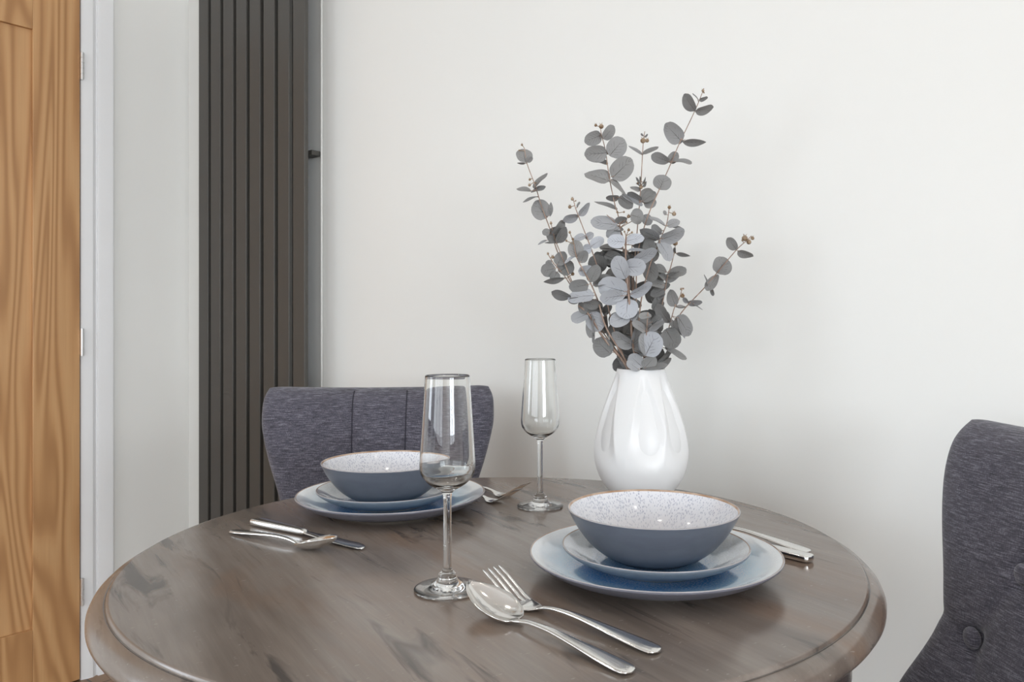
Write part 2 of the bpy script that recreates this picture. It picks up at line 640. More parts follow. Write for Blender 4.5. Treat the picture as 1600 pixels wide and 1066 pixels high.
# architrave: jamb edge, moulded band and raised outer band, mitred over the door
prof = [(0.004, -0.03), (0.004, 0.010), (0.012, 0.012), (0.020, 0.0155), (0.034, 0.0165), (0.041, 0.013), (0.0455, 0.0095), (0.047, 0.0095),
        (0.048, 0.0175), (0.051, 0.0185), (0.089, 0.0195), (0.091, 0.018), (0.0915, 0.0)]
bm = bmesh.new()
path = []
for (u, d) in prof:
    path.append([Vector((WALL_X + d, HINGE_Y + u, 0)), Vector((WALL_X + d, HINGE_Y + u, DOOR_H + u)),
                 Vector((WALL_X + d, HINGE_Y - DOOR_W - u, DOOR_H + u)), Vector((WALL_X + d, HINGE_Y - DOOR_W - u, 0))])
rows = [[bm.verts.new(p) for p in col] for col in path]
for a, b in zip(rows, rows[1:]):
    for k in range(3):
        bm.faces.new((a[k], b[k], b[k + 1], a[k + 1]))
for e in (0, 3):
    bm.faces.new([r[e] for r in rows])
bmesh.ops.recalc_face_normals(bm, faces=bm.faces)
struct(sharp(obj('trim_1', bm, M_TRIM), 25))

# ------------------------------------------------------------------ radiator
RP = 0.068
rad_left = w(-0.4247 * 2.321, 2.321)      # start of the second panel's gap line
RX0 = rad_left.x
RYF = rad_left.y                           # front face plane
rad = empty('radiator', (RX0 - 0.060, RYF, 0.25))
tag(rad, 'tall anthracite vertical radiator of flat upright panels on the wall beside the door', 'radiator')
RH = 1.80
for k in range(8):
    x1 = 0.060 + k * RP - 0.008
    x0 = x1 - 0.0520
    bm = bmesh.new()
    bx(bm, x0, x1, 0.0, 0.012, 0.0, RH)
    o = obj('panel', bm, M_RAD, rad, smooth=False)
    bevel(o, 0.0025, 3)
bm = bmesh.new()
bx(bm, -0.004, 0.052 + 7 * RP - 0.055, 0.034, 0.044, 0.02, RH - 0.02)
obj('rear_panel', bm, M_RADB, rad, smooth=False)
for zz in (0.05, RH - 0.05):
    bm = bmesh.new()
    bx(bm, -0.004, 0.060 + 7 * RP - 0.016, 0.0122, 0.0335, zz - 0.018, zz + 0.018)
    obj('manifold', bm, M_RADB, rad, smooth=False)
for zz in (0.18, RH - 0.18 - 0.395):
    bm = bmesh.new()
    bx(bm, 7 * RP - 0.02, 7 * RP + 0.020, 0.0445, WALL_Y - RYF - 0.0008, zz, zz + 0.012)
    obj('bracket', bm, M_RAD, rad, smooth=False)

# slim painted pipe between radiator and open wall
pw = w((500.5 - X0) / FPX * 2.02, 2.02)
u5 = (501.5 - X0) / FPX
Zp = (WALL_Y - 0.006) / (u5 * SY + CY)
pp = w(u5 * Zp, Zp)
bm = bmesh.new()
tube(bm, [Vector((pp.x, WALL_Y - 0.004, 0.11)), Vector((pp.x, WALL_Y - 0.004, CEIL))], 0.003, 14)
struct(obj('trim_2', bm, M_WALL))

# ------------------------------------------------------------------ downlights
def downlight(x, y, first=[None]):
    if first[0] is None:
        r = empty('downlight', (x, y, CEIL))
        bm = bmesh.new()
        lathe(bm, [(0.034, -0.0005), (0.034, -0.003), (0.046, -0.003), (0.048, 0.0)], 40)
        obj('bezel', bm, M_TRIM, r)
        bm = bmesh.new()
        lathe(bm, [(0.034, -0.001), (0.0, -0.001)], 40)
        obj('lamp_lens', bm, M_LENS, r)
        first[0] = r
    else:
        r = first[0].copy()
        link(r)
        r.location = (x, y, CEIL)
        for ch in list(first[0].children):
            if ch.type == 'MESH':
                c = ch.copy()
                link(c)
                c.parent = r
    tag(r, 'round white recessed downlight in the ceiling', 'light', 'ceiling downlights')
    l = bpy.data.lights.new('downlight_beam', 'SPOT')
    l.energy = DL_POWER
    l.spot_size = math.radians(140)
    l.spot_blend = 1.0
    l.shadow_soft_size = 0.04
    l.color = (1.0, 0.95, 0.88)
    lo = bpy.data.objects.new('downlight_beam', l)
    lo.location = (x, y, CEIL - 0.045)
    link(lo)


for d in DOWNLIGHTS:
    downlight(*d)

# ------------------------------------------------------------------ dining table
TZ = 0.76
tc = w(-0.058, 0.968)
table = empty('dining_table', (tc.x, tc.y, 0))
tag(table, 'round grey-brown weathered wooden dining table with a moulded edge, laid for two', 'table')
prof = [(0, 0), (0.30, 0), (0.4165, 0), (0.4182, 0), (0.4192, -0.0008), (0.4198, -0.0036), (0.4206, -0.0042), (0.4216, -0.0040), (0.4300, -0.0068), (0.4345, -0.0112),
        (0.4368, -0.0165), (0.4368, -0.0215), (0.4340, -0.0262), (0.4290, -0.0300), (0.4200, -0.0325), (0.40, -0.033), (0, -0.033)]
bm = bmesh.new()
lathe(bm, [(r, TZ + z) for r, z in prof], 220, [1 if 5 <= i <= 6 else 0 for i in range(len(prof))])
bmesh.ops.recalc_face_normals(bm, faces=bm.faces)
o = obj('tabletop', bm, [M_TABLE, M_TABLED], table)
sharp(o, 40)
bm = bmesh.new()
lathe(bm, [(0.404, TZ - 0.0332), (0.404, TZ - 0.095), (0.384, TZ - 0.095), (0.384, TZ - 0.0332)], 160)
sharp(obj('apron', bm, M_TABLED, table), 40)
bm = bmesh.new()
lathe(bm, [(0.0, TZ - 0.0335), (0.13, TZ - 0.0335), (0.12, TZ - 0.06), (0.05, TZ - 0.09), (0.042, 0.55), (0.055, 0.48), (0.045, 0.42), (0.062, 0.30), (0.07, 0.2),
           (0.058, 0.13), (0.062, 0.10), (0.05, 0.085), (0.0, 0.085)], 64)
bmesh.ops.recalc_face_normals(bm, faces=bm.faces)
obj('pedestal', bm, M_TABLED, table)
for k in range(4):
    a = YAW + math.radians(80 + 90 * k)
    dv = Vector((math.cos(a), math.sin(a), 0))
    bm = bmesh.new()
    pts = spline([tuple(dv * 0.03 + UP * 0.16), tuple(dv * 0.12 + UP * 0.14), tuple(dv * 0.22 + UP * 0.06), tuple(dv * 0.28 + UP * 0.022)], 6)
    tube(bm, pts, lambda s: 0.028 - 0.008 * s, 14)
    obj('foot', bm, M_TABLED, table)

# ------------------------------------------------------------------ chairs
def interp(tab, x):
    if x <= tab[0][0]:
        return tab[0][1]
    for (a, va), (b, vb) in zip(tab, tab[1:]):
        if x <= b:
            s = (x - a) / (b - a)
            i = tab.index((a, va))
            p0 = tab[max(0, i - 1)]
            p3 = tab[min(len(tab) - 1, i + 2)]
            m0 = (vb - p0[1]) / (b - p0[0]) * (b - a)
            m1 = (p3[1] - va) / (p3[0] - a) * (b - a)
            return (2 * s ** 3 - 3 * s * s + 1) * va + (s ** 3 - 2 * s * s + s) * m0 + (3 * s * s - 2 * s ** 3) * vb + (s ** 3 - s * s) * m1
    return tab[-1][1]


HW = [(0.36, 0.222), (0.46, 0.222), (0.56, 0.203), (0.62, 0.186), (0.668, 0.177), (0.70, 0.185), (0.725, 0.193), (0.758, 0.204), (0.801, 0.216),
      (0.832, 0.2225), (0.863, 0.2235), (0.885, 0.222), (0.90, 0.219)]
# forward (towards the sitter) offset of the mid surface by height
FW = [(0.36, 0.098), (0.50, 0.088), (0.60, 0.069), (0.668, 0.054), (0.74, 0.038), (0.82, 0.020), (0.87, 0.007), (0.90, -0.005)]
WING = [(0.36, 0.05), (0.56, 0.04), (0.64, 0.018), (0.70, 0.015), (0.80, 0.02), (0.90, 0.02)]
BUTTONS = [(-0.047, 0.752), (0.047, 0.752), (-0.105, 0.660), (0.0, 0.640), (0.105, 0.660), (-0.05, 0.540), (0.05, 0.540)]
Z_LO, Z_HI = 0.40, 0.901


def back_point(u, v, side):
    """u -1..1 across, v 0..1 up, side +1 front / -1 rear"""
    z = Z_LO + (Z_HI - Z_LO) * v
    hw = interp(HW, z)
    x = u * hw
    eu = max(0.0, 1 - abs(u) ** 7) ** 0.5
    ev = max(0.0, 1 - (max(0, v - 0.90) / 0.10) ** 2.2) ** 0.5 if v > 0.90 else 1.0
    ev *= max(0.0, 1 - (max(0, 0.06 - v) / 0.06) ** 2.5) ** 0.5
    th = 0.034 * eu * ev
    y = interp(FW, z) + interp(WING, z) * abs(u) ** 2.2 + side * th
    if side > 0:
        # tufting
        for bx_, bz in BUTTONS:
            d2 = (x - bx_) ** 2 + (z - bz) ** 2
            y -= 0.008 * math.exp(-d2 / (2 * 0.012 ** 2)) + 0.005 * math.exp(-d2 / (2 * 0.035 ** 2))
        # pulled folds between buttons
        for (ax, az), (cx, cz) in FOLDS:
            dx, dz = cx - ax, cz - az
            L2 = dx * dx + dz * dz
            s = max(0, min(1, ((x - ax) * dx + (z - az) * dz) / L2))
            d = math.hypot(x - ax - s * dx, z - az - s * dz)
            y -= 0.0026 * math.exp(-(d / 0.009) ** 2)
        # upright seams above the top buttons
        if z > 0.752:
            for sx in (-0.05, 0.05):
                y -= 0.003 * math.exp(-((x - sx * (1 + (z - 0.742) * 0.3)) / 0.003) ** 2) + 0.0012 * math.exp(-((x - sx) / 0.008) ** 2)
    if z > 0.872:
        x *= 1 - 0.022 * ((z - 0.872) / 0.027) ** 2
    z2 = z + 0.005 * abs(u) ** 2 * v - 0.003 * v * (max(0.0, abs(u) - 0.88) / 0.12) ** 2
    return Vector((x, y, z2))


FOLDS = [((-0.047, 0.752), (-0.105, 0.660)), ((-0.047, 0.752), (0.0, 0.640)), ((0.047, 0.752), (0.0, 0.640)), ((0.047, 0.752), (0.105, 0.660)),
         ((-0.105, 0.660), (-0.19, 0.668)), ((0.105, 0.660), (0.19, 0.668)),
         ((-0.105, 0.660), (-0.05, 0.540)), ((0.0, 0.640), (-0.05, 0.540)), ((0.0, 0.640), (0.05, 0.540)), ((0.105, 0.660), (0.05, 0.540))]


def make_chair():
    root = empty('dining_chair')
    NU, NV = 130, 120
    us = []
    for i in range(NU + 1):
        s = -1 + 2 * i / NU
        us.append(math.copysign(1 - (1 - abs(s)) ** 1.35, s))
    vs = []
    for j in range(NV + 1):
        s = j / NV
        vs.append(s + 0.018 * math.sin(2 * PI * s) * -1 if True else s)
    vs = [min(1, max(0, v)) for v in vs]
    vs = sorted(vs + [0.97, 0.985, 0.995, 0.999])
    NVV = len(vs) - 1
    bm = bmesh.new()
    F = [[bm.verts.new(back_point(u, v, 1)) for u in us] for v in vs]
    B = [[None] * len(us) for _ in vs]
    for j in range(len(vs)):
        for i in range(len(us)):
            if i in (0, NU) or j in (0, NVV):
                B[j][i] = F[j][i]
            else:
                B[j][i] = bm.verts.new(back_point(us[i], vs[j], -1))
    for j in range(NVV):
        for i in range(NU):
            bm.faces.new((F[j][i], F[j][i + 1], F[j + 1][i + 1], F[j + 1][i]))
            q = [B[j][i], B[j + 1][i], B[j + 1][i + 1], B[j][i + 1]]
            bm.faces.new(q)
    bmesh.ops.recalc_face_normals(bm, faces=bm.faces)
    obj('backrest', bm, M_FAB, root)
    # seams above the upper buttons
    for sx in (-1, 1):
        bm = bmesh.new()
        pts = []
        for k in range(16):
            z = 0.756 + (0.895 - 0.756) * k / 15
            x = sx * 0.05 * (1 + (z - 0.742) * 0.3)
            p = back_point(x / interp(HW, z), (z - Z_LO) / (Z_HI - Z_LO), 1)
            pts.append(Vector((p.x, p.y + 0.0012, p.z)))
        tube(bm, pts, 0.0011, 6)
        obj('seam', bm, M_SEAM, root)
    for bx_, bz in BUTTONS:
        p = back_point(bx_ / interp(HW, bz), (bz - Z_LO) / (Z_HI - Z_LO), 1)
        bm = bmesh.new()
        blob(bm, Vector((p.x, p.y + 0.0145, p.z)), 0.0128, (1, 0.62, 1), seg=20)
        obj('button', bm, M_FAB, root)
    # seat cushion
    bm = bmesh.new()
    n = 36
    grid = []
    for side in (1, -1):
        g = []
        for j in range(n + 1):
            row = []
            for i in range(n + 1):
                u, v = -1 + 2 * i / n, -1 + 2 * j / n
                u = math.copysign(1 - (1 - abs(u)) ** 1.3, u)
                v = math.copysign(1 - (1 - abs(v)) ** 1.3, v)
                e = (max(0, 1 - abs(u) ** 8) * max(0, 1 - abs(v) ** 8)) ** 0.5
                row.append(Vector((u * 0.235, 0.33 + v * 0.215, 0.43 + side * (0.045 * e) + (0.012 * (1 - u * u) * (1 - v * v) if side > 0 else 0))))
            g.append(row)
        grid.append(g)
    Ft = [[bm.verts.new(p) for p in r] for r in grid[0]]
    Bt = [[Ft[j][i] if i in (0, n) or j in (0, n) else bm.verts.new(grid[1][j][i]) for i in range(n + 1)] for j in range(n + 1)]
    for j in range(n):
        for i in range(n):
            bm.faces.new((Ft[j][i], Ft[j][i + 1], Ft[j + 1][i + 1], Ft[j + 1][i]))
            bm.faces.new((Bt[j][i], Bt[j + 1][i], Bt[j + 1][i + 1], Bt[j][i + 1]))
    bmesh.ops.recalc_face_normals(bm, faces=bm.faces)
    obj('seat', bm, M_FAB, root)
    for sx in (-1, 1):
        for fy, sp in ((0.50, 0.02), (0.15, -0.06)):
            bm = bmesh.new()
            lathe(bm, [(0.0, 0.0), (0.012, 0.0), (0.022, 0.40), (0.0, 0.40)], 20)
            for v in bm.verts:
                k = 1 - v.co.z / 0.40
                v.co.x += sx * (0.19 + 0.015 * k)
                v.co.y += fy + sp * k
            bmesh.ops.recalc_face_normals(bm, faces=bm.faces)
            obj('leg', bm, M_LEG, root)
    return root


def copy_tree(o, parent=None):
    c = o.copy()
    link(c)
    c.parent = parent
    for ch in list(o.children):
        copy_tree(ch, c)
    return c


def face_rot(fx, fz):
    d = w(fx, fz)
    return math.atan2(-d.x, d.y)


chair1 = make_chair()
p = w(-0.328, 1.585)
chair1.location = (p.x, p.y, 0)
chair1.rotation_euler = (0, 0, face_rot(0.10, -0.99))
tag(chair1, 'charcoal upholstered dining chair in front of the radiator, facing across the table', 'chair', 'upholstered dining chairs')
chair2 = copy_tree(chair1)
p = w(0.598, 0.832)
chair2.location = (p.x, p.y, 0)
chair2.rotation_euler = (0, 0, face_rot(-0.99, -0.10))
tag(chair2, 'charcoal buttoned dining chair at the table end nearest the white wall and both knife handles', 'chair', 'upholstered dining chairs')

# ------------------------------------------------------------------ crockery
def dish_profile(outer, inner, rim):
    """outer: from foot centre out to rim; inner: from rim to centre; returns profile and face materials"""
    prof = outer + rim + inner
    return prof


def make_dish(name, foot, outer, rim, band, inner, mats):
    """lists of (r,z). materials: 0 underside, 1 rim, 2 inside, 3 foot"""
    prof, mi = [], []
    for seg, k in ((foot, 3), (outer, 0), (rim, 4), (band, 1), (inner, 2)):
        for q in seg:
            prof.append(q)
            mi.append(k)
    bm = bmesh.new()
    lathe(bm, prof, 128, mi[:-1])
    bmesh.ops.recalc_face_normals(bm, faces=bm.faces)
    o = obj(name, bm, mats)
    sharp(o, 60)
    return o


def curve2(pts, n=6):
    return [(max(0.0, p.x), p.y) for p in spline([(a, b, 0) for a, b in pts], n)]


def make_big():
    outer = curve2([(0.080, 0.0022), (0.098, 0.0050), (0.115, 0.0108), (0.128, 0.0182), (0.1338, 0.0224), (0.1345, 0.0238)])
    inner = curve2([(0.1326, 0.0248), (0.124, 0.0215), (0.112, 0.0152), (0.098, 0.0105), (0.084, 0.0086), (0.05, 0.0080), (0.0, 0.0080)])
    return make_dish('dinner_plate', [(0, 0.002), (0.072, 0.002), (0.074, 0.0), (0.078, 0.0)], outer,
                     [(0.1346, 0.0247), (0.1343, 0.0252), (0.1338, 0.0254)], [(0.1334, 0.0253), (0.1330, 0.0251)], inner, [M_UNDER, M_RIM, M_PLATE, M_FOOT, M_LIP])


def make_small():
    outer = curve2([(0.058, 0.0020), (0.072, 0.0060), (0.086, 0.0122), (0.096, 0.0184), (0.0996, 0.0216), (0.1001, 0.0229)])
    inner = curve2([(0.0984, 0.0238), (0.091, 0.0198), (0.080, 0.0130), (0.068, 0.0085), (0.055, 0.0070), (0.0, 0.0066)])
    return make_dish('side_plate', [(0, 0.002), (0.050, 0.002), (0.052, 0.0), (0.056, 0.0)], outer,
                     [(0.1002, 0.0237), (0.0999, 0.0242), (0.0995, 0.0244)], [(0.0991, 0.0243), (0.0988, 0.0241)], inner, [M_SUNDER, M_RIM, M_SPLATE, M_FOOT, M_LIP])


def make_bowl():
    outer = curve2([(0.042, 0.0015), (0.055, 0.0075), (0.070, 0.0200), (0.083, 0.0370), (0.0905, 0.0510), (0.0920, 0.0538)])
    inner = curve2([(0.0893, 0.0535), (0.080, 0.0370), (0.067, 0.0215), (0.050, 0.0100), (0.030, 0.0058), (0.0, 0.0050)])
    return make_dish('bowl', [(0, 0.0015), (0.035, 0.0015), (0.037, 0.0), (0.040, 0.0)], outer,
                     [(0.0922, 0.0545), (0.0920, 0.0551), (0.0914, 0.0554)], [(0.0909, 0.0553), (0.0903, 0.0548)], inner, [M_BOWLOUT, M_RIM, M_BOWLIN, M_BOWLOUT, M_LIP])


EPS = 0.0003
big1, small1, bowl1 = make_big(), make_small(), make_bowl()
sets = {'R': ((0.1176, 0.853), (0.1183, 0.853), (0.1163, 0.855)), 'L': ((-0.2228, 1.149), (-0.2285, 1.147), (-0.2298, 1.146))}
names = {'R': ('pale blue dinner plate under the stack nearest the buttoned chair', 'grey-blue side plate between bowl and dinner plate, nearer the vase and buttoned chair',
               'large-looking speckled white bowl with slate outside, in front of the white vase'),
         'L': ('pale blue dinner plate under the farther stack, in front of the chair by the radiator', 'grey-blue side plate in the farther stack, behind the tall near flute glass',
               'speckled white bowl with slate outside on the farther stack, by the chair and radiator')}
for i, s in enumerate('RL'):
    for j, (src, cat, grp) in enumerate(((big1, 'plate', 'pale blue dinner plates'), (small1, 'plate', 'grey-blue side plates'), (bowl1, 'bowl', 'speckled bowls'))):
        o = src if i == 0 else link(src.copy())
        p = w(*sets[s][j])
        z = [TZ + EPS, TZ + EPS + 0.0084, TZ + EPS + 0.0084 + 0.0073][j]
        o.location = (p.x, p.y, z)
        o.rotation_euler = (0, 0, i * 1.3 + j)
        tag(o, names[s][j].replace('large-looking ', ''), cat, grp)

# ------------------------------------------------------------------ flute glasses
def make_flute():
    out = [(0.0, 0.0012), (0.026, 0.0008), (0.0320, 0.0), (0.0334, 0.0006), (0.0337, 0.0016), (0.0330, 0.0026)]
    out += curve2([(0.0318, 0.0029), (0.024, 0.0038), (0.016, 0.0058), (0.0112, 0.0098), (0.0096, 0.0135), (0.0092, 0.0160)], 5)
    out += curve2([(0.0074, 0.0180), (0.0050, 0.0205), (0.0044, 0.0250), (0.0041, 0.050), (0.0040, 0.085), (0.0044, 0.0950), (0.0062, 0.0995), (0.0125, 0.1035),
                   (0.0200, 0.1085), (0.0262, 0.1160), (0.0281, 0.1240), (0.0279, 0.1330), (0.0262, 0.160), (0.0242, 0.190), (0.0226, 0.2155)], 7)
    out += [(0.02255, 0.2164), (0.0221, 0.2170), (0.02165, 0.2164)]
    out += curve2([(0.0216, 0.2155), (0.0232, 0.190), (0.0252, 0.160), (0.0270, 0.1330), (0.0270, 0.1245), (0.0250, 0.1172), (0.0190, 0.1100), (0.0105, 0.1058), (0.0, 0.1045)], 7)
    bm = bmesh.new()
    lathe(bm, out, 96)
    bmesh.ops.recalc_face_normals(bm, faces=bm.faces)
    return obj('champagne_flute', bm, M_GLASS)


g1 = make_flute()
p = w(-0.0990, 0.801)
g1.location = (p.x, p.y, TZ + EPS)
tag(g1, 'near empty champagne flute standing by the serving spoon and fork', 'glass', 'champagne flutes')
g1['label'] = 'nearer and taller-looking empty champagne flute, standing beside the spoon and fork'
g2 = link(g1.copy())
p = w(-0.0075, 1.164)
g2.location = (p.x, p.y, TZ + EPS)
g2['label'] = 'farther empty champagne flute, standing between the white vase and the chair by the radiator'

# ------------------------------------------------------------------ cutlery
# built along +X: handle end at x=0, working end at x=L; z up from the table
def loft(bm, secs, n=16, e=2.6, cap=True):
    """secs: (x, yc, z, halfwidth, halfthick)"""
    rings = []
    for (x, yc, z, hw, ht) in secs:
        ring = []
        for k in range(n):
            a = 2 * PI * k / n
            c, s = math.cos(a), math.sin(a)
            ring.append(bm.verts.new((x, yc + hw * math.copysign(abs(c) ** (2 / e), c), z + ht * math.copysign(abs(s) ** (2 / e), s))))
        rings.append(ring)
    for a, b in zip(rings, rings[1:]):
        for k in range(n):
            bm.faces.new((a[k], a[(k + 1) % n], b[(k + 1) % n], b[k]))
    if cap:
        bm.faces.new(list(reversed(rings[0])))
        bm.faces.new(rings[-1])


def sect(tab, n):
    P = spline([(a, b, c) for a, b, c, d in tab], n)
    Q = spline([(d, 0, 0) for a, b, c, d in tab], n)
    return [(p.x, 0, p.y, max(0.0003, p.z), max(0.0003, q.x)) for p, q in zip(P, Q)]


# handle table: x, z centre, halfwidth, halfthick
HANDLE = [(0.0, 0.0020, 0.0018, 0.0007), (0.0025, 0.0022, 0.0070, 0.0013), (0.009, 0.0026, 0.0094, 0.0016), (0.030, 0.0040, 0.0088, 0.0017), (0.060, 0.0062, 0.0062, 0.0018),
          (0.090, 0.0078, 0.0040, 0.0019), (0.115, 0.0072, 0.0031, 0.0019), (0.130, 0.0052, 0.0032, 0.0016)]


def make_spoon(L=0.205, sc=1.0):
    bm = bmesh.new()
    secs = sect(HANDLE, 5)
    x1 = 0.1355
    loft(bm, secs + [(x1, 0, 0.0042, 0.0042, 0.0010), (x1 + 0.006, 0, 0.0038, 0.0055, 0.0006)])
    # bowl
    LB = L - x1
    NS, NT_ = 30, 22
    topv, botv = [], []
    for i in range(NS + 1):
        s = i / NS
        # half width: egg, widest nearer the handle, pointed tip
        hw = 0.0215 * math.sin(PI * min(1, (0.02 + 0.98 * s)) ** 0.80) ** 0.62 if 0 < s < 1 else 0.0008
        x = x1 + LB * s
        rimz = 0.0060 + 0.0175 * s + 0.002 * math.sin(PI * s)
        rt, rb = [], []
        for k in range(NT_ + 1):
            a = -1 + 2 * k / NT_
            dep = 0.0125 * (math.sin(PI * min(1, s * 0.98 + 0.01)) ** 0.75) * (1 - abs(a) ** 2.2) if 0 < s < 1 else 0
            zz = rimz - dep
            rt.append(Vector((x, a * hw, zz + 0.0005)))
            rb.append(Vector((x, a * hw, zz - 0.0006)))
        topv.append(rt)
        botv.append(rb)
    minz = min(v.z for r in botv for v in r)
    for r in topv + botv:
        for v in r:
            v.z -= max(0, 0) + (minz if minz < 0 else minz)
    tv = [[bm.verts.new(v) for v in r] for r in topv]
    bv = [[bm.verts.new(v) for v in r] for r in botv]
    for i in range(NS):
        for k in range(NT_):
            bm.faces.new((tv[i][k], tv[i + 1][k], tv[i + 1][k + 1], tv[i][k + 1]))
            bm.faces.new((bv[i][k], bv[i][k + 1], bv[i + 1][k + 1], bv[i + 1][k]))
        bm.faces.new((tv[i][0], bv[i][0], bv[i + 1][0], tv[i + 1][0]))
        bm.faces.new((tv[i][NT_], tv[i + 1][NT_], bv[i + 1][NT_], bv[i][NT_]))
    for i, r in ((0, 0), (NS, 1)):
        for k in range(NT_):
            q = [tv[i][k], tv[i][k + 1], bv[i][k + 1], bv[i][k]]
            bm.faces.new(q if r == 0 else q[::-1])
    bmesh.ops.recalc_face_normals(bm, faces=bm.faces)
    return bm


def make_fork():
    bm = bmesh.new()
    secs = sect(HANDLE, 5)
    loft(bm, secs + [(0.1355, 0, 0.0035, 0.0050, 0.0012), (0.141, 0, 0.0022, 0.0090, 0.0010), (0.147, 0, 0.0017, 0.0120, 0.0009), (0.155, 0, 0.0021, 0.0128, 0.0009), (0.160, 0, 0.0036, 0.0128, 0.0009)])
    for k in range(4):
        y = (-1.5 + k) * 0.0070
        tt = [(0.1575, y * 0.95, 0.0029, 0.0023, 0.0009), (0.166, y, 0.0058, 0.0021, 0.0009), (0.177, y, 0.0120, 0.0018, 0.0009), (0.189, y, 0.0192, 0.0015, 0.0008),
              (0.199, y, 0.0248, 0.0012, 0.0007), (0.2035, y, 0.0265, 0.0006, 0.0004)]
        loft(bm, tt, 10)
    bmesh.ops.recalc_face_normals(bm, faces=bm.faces)
    return bm


def knife_parts(root):
    bm = bmesh.new()
    H = [(0.0, 0.0045, 0.0030, 0.0020), (0.002, 0.0045, 0.0075, 0.0036), (0.008, 0.0045, 0.0095, 0.0043), (0.035, 0.0045, 0.0088, 0.0043), (0.070, 0.0045, 0.0066, 0.0040),
         (0.096, 0.0044, 0.0050, 0.0036), (0.104, 0.0042, 0.0050, 0.0026)]
    loft(bm, sect(H, 5), 18, 4.0)
    bmesh.ops.recalc_face_normals(bm, faces=bm.faces)
    obj('handle', bm, M_STEEL, root)
    bm = bmesh.new()
    B = []
    for s in range(21):
        q = s / 20
        x = 0.1035 + 0.1095 * q
        hw = 0.0050 + 0.0045 * math.sin(PI * min(1, q * 1.35) * 0.5) if q < 0.75 else 0.0095 * (1 - ((q - 0.75) / 0.25) ** 2.0) ** 0.5 + 0.0006
        B.append((x, -0.001 * q - (0.0095 - hw) * 0.5 * (q > 0.75), 0.0041 - 0.0024 * q, hw, 0.0012 - 0.0006 * q))
    loft(bm, B, 14, 2.0)
    bmesh.ops.recalc_face_normals(bm, faces=bm.faces)
    obj('blade', bm, M_STEEL, root)


def place(o, X, Z, dx, dz, z=TZ + EPS, roll=0.0, pitch=0.0):
    p = w(X, Z)
    d = w(dx, dz)
    o.location = (p.x, p.y, z)
    o.rotation_euler = (roll, pitch, math.atan2(d.y, d.x))


fk = obj('fork', make_fork(), M_STEEL)
sharp(fk, 50)
place(fk, 0.0925, 0.645, -0.155, 0.150)
tag(fk, 'steel dinner fork between the near spoon and the nearer plates', 'fork', 'dinner forks')
sp = obj('spoon', make_spoon(), M_STEEL)
place(sp, 0.0665, 0.607, -0.141, 0.152)
tag(sp, 'steel table spoon with its bowl by the foot of the nearer flute', 'spoon', 'table spoons')
sp2 = link(sp.copy())
place(sp2, -0.404, 1.021, 0.152, -0.094)
sp2.scale = (0.92, 0.92, 0.92)
tag(sp2, 'steel spoon resting beside the knife, nearest the radiator', 'spoon', 'table spoons')
kn = empty('knife')
knife_parts(kn)
place(kn, -0.391, 1.062, 0.175, -0.116)
tag(kn, 'steel table knife beside the spoon nearest the radiator', 'knife', 'table knives')
kn2 = copy_tree(kn)
place(kn2, 0.300, 0.890, -0.66, 0.75)
kn2['label'] = 'thick-handled steel knife sticking out from behind the nearer dinner plate'
fk4 = link(fk.copy())
place(fk4, 0.309, 0.926, -0.62, 0.785)
fk4.name = 'fork'
tag(fk4, 'slim flat steel handle beside the thick knife handle, partly behind the nearer plates', 'fork', 'dinner forks')
fk2 = link(fk.copy())
place(fk2, -0.186, 1.330, 0.164, -0.128)
tag(fk2, 'steel fork with raised tines, farther of the two behind the far plates', 'fork', 'dinner forks')
fk3 = link(fk.copy())
place(fk3, -0.196, 1.288, 0.158, -0.125)
tag(fk3, 'steel fork close to the far dinner plate, nearer of the two there', 'fork', 'dinner forks')

# ------------------------------------------------------------------ vase
VZ = 1.262
vc = w((1001.5 - X0) / FPX * VZ, VZ)
VH = 0.1975
vprof = [(0.0, 0.0), (0.030, 0.0), (0.044, 0.0006), (0.0505, 0.004), (0.0600, 0.0150), (0.0680, 0.0300), (0.0732, 0.0480), (0.0748, 0.0640), (0.0736, 0.0800),
         (0.0695, 0.1010), (0.0635, 0.1230), (0.0560, 0.1450), (0.0480, 0.1670), (0.0425, 0.1820), (0.0392, 0.1920), (0.0380, 0.1962)]
vsp = [(0.0, 0.0), (0.030, 0.0)] + curve2(vprof[2:], 7) + [(0.0373, VH), (0.0360, 0.1968)] + [(0.0362, 0.188), (0.040, 0.17), (0.052, 0.14), (0.064, 0.10), (0.069, 0.065), (0.060, 0.02), (0.045, 0.006), (0, 0.005)]
NO = len(vsp) - 8


def vdisp(a, i, r, z):
    if i > NO or z < 0.03 or z > 0.1945:
        return 0
    va = math.atan2(-(vc.y), -(vc.x))   # direction from the vase to the camera
    tot = 0
    h = (z - 0.046) / (0.190 - 0.046)    # 0 at the scoop's foot, 1 at the neck
    if h <= -0.05:
        return 0
    for k, deg in enumerate((13, -57, 58, 112, 170, -118)):
        ca = va + math.radians(deg) - 0.10 * h
        d = (a - ca + PI) % (2 * PI) - PI
        hh = max(0.0, min(1.0, h))
        half = (0.44 if k == 0 else 0.38) * (1 - hh) ** 0.8 + 0.13
        foot = max(0.0, min(1.0, (h + 0.05) / 0.34))
        foot = foot * foot * (3 - 2 * foot)
        top = max(0.0, min(1.0, (1.0 - h) / 0.22))
        q = abs(d) / half
        if q < 1:
            # scoop with a crisp edge
            tot += -(0.0092 * foot * top) * (1 - q ** 2) ** 1.1
    return tot


bm = bmesh.new()
dense = []
lathe(bm, vsp, 240, disp=vdisp)
bmesh.ops.recalc_face_normals(bm, faces=bm.faces)
vase = obj('vase', bm, M_VASE)
vase.location = (vc.x, vc.y, TZ + EPS)
tag(vase, 'white ceramic egg-shaped vase with soft dented folds, holding grey-green stems', 'vase')

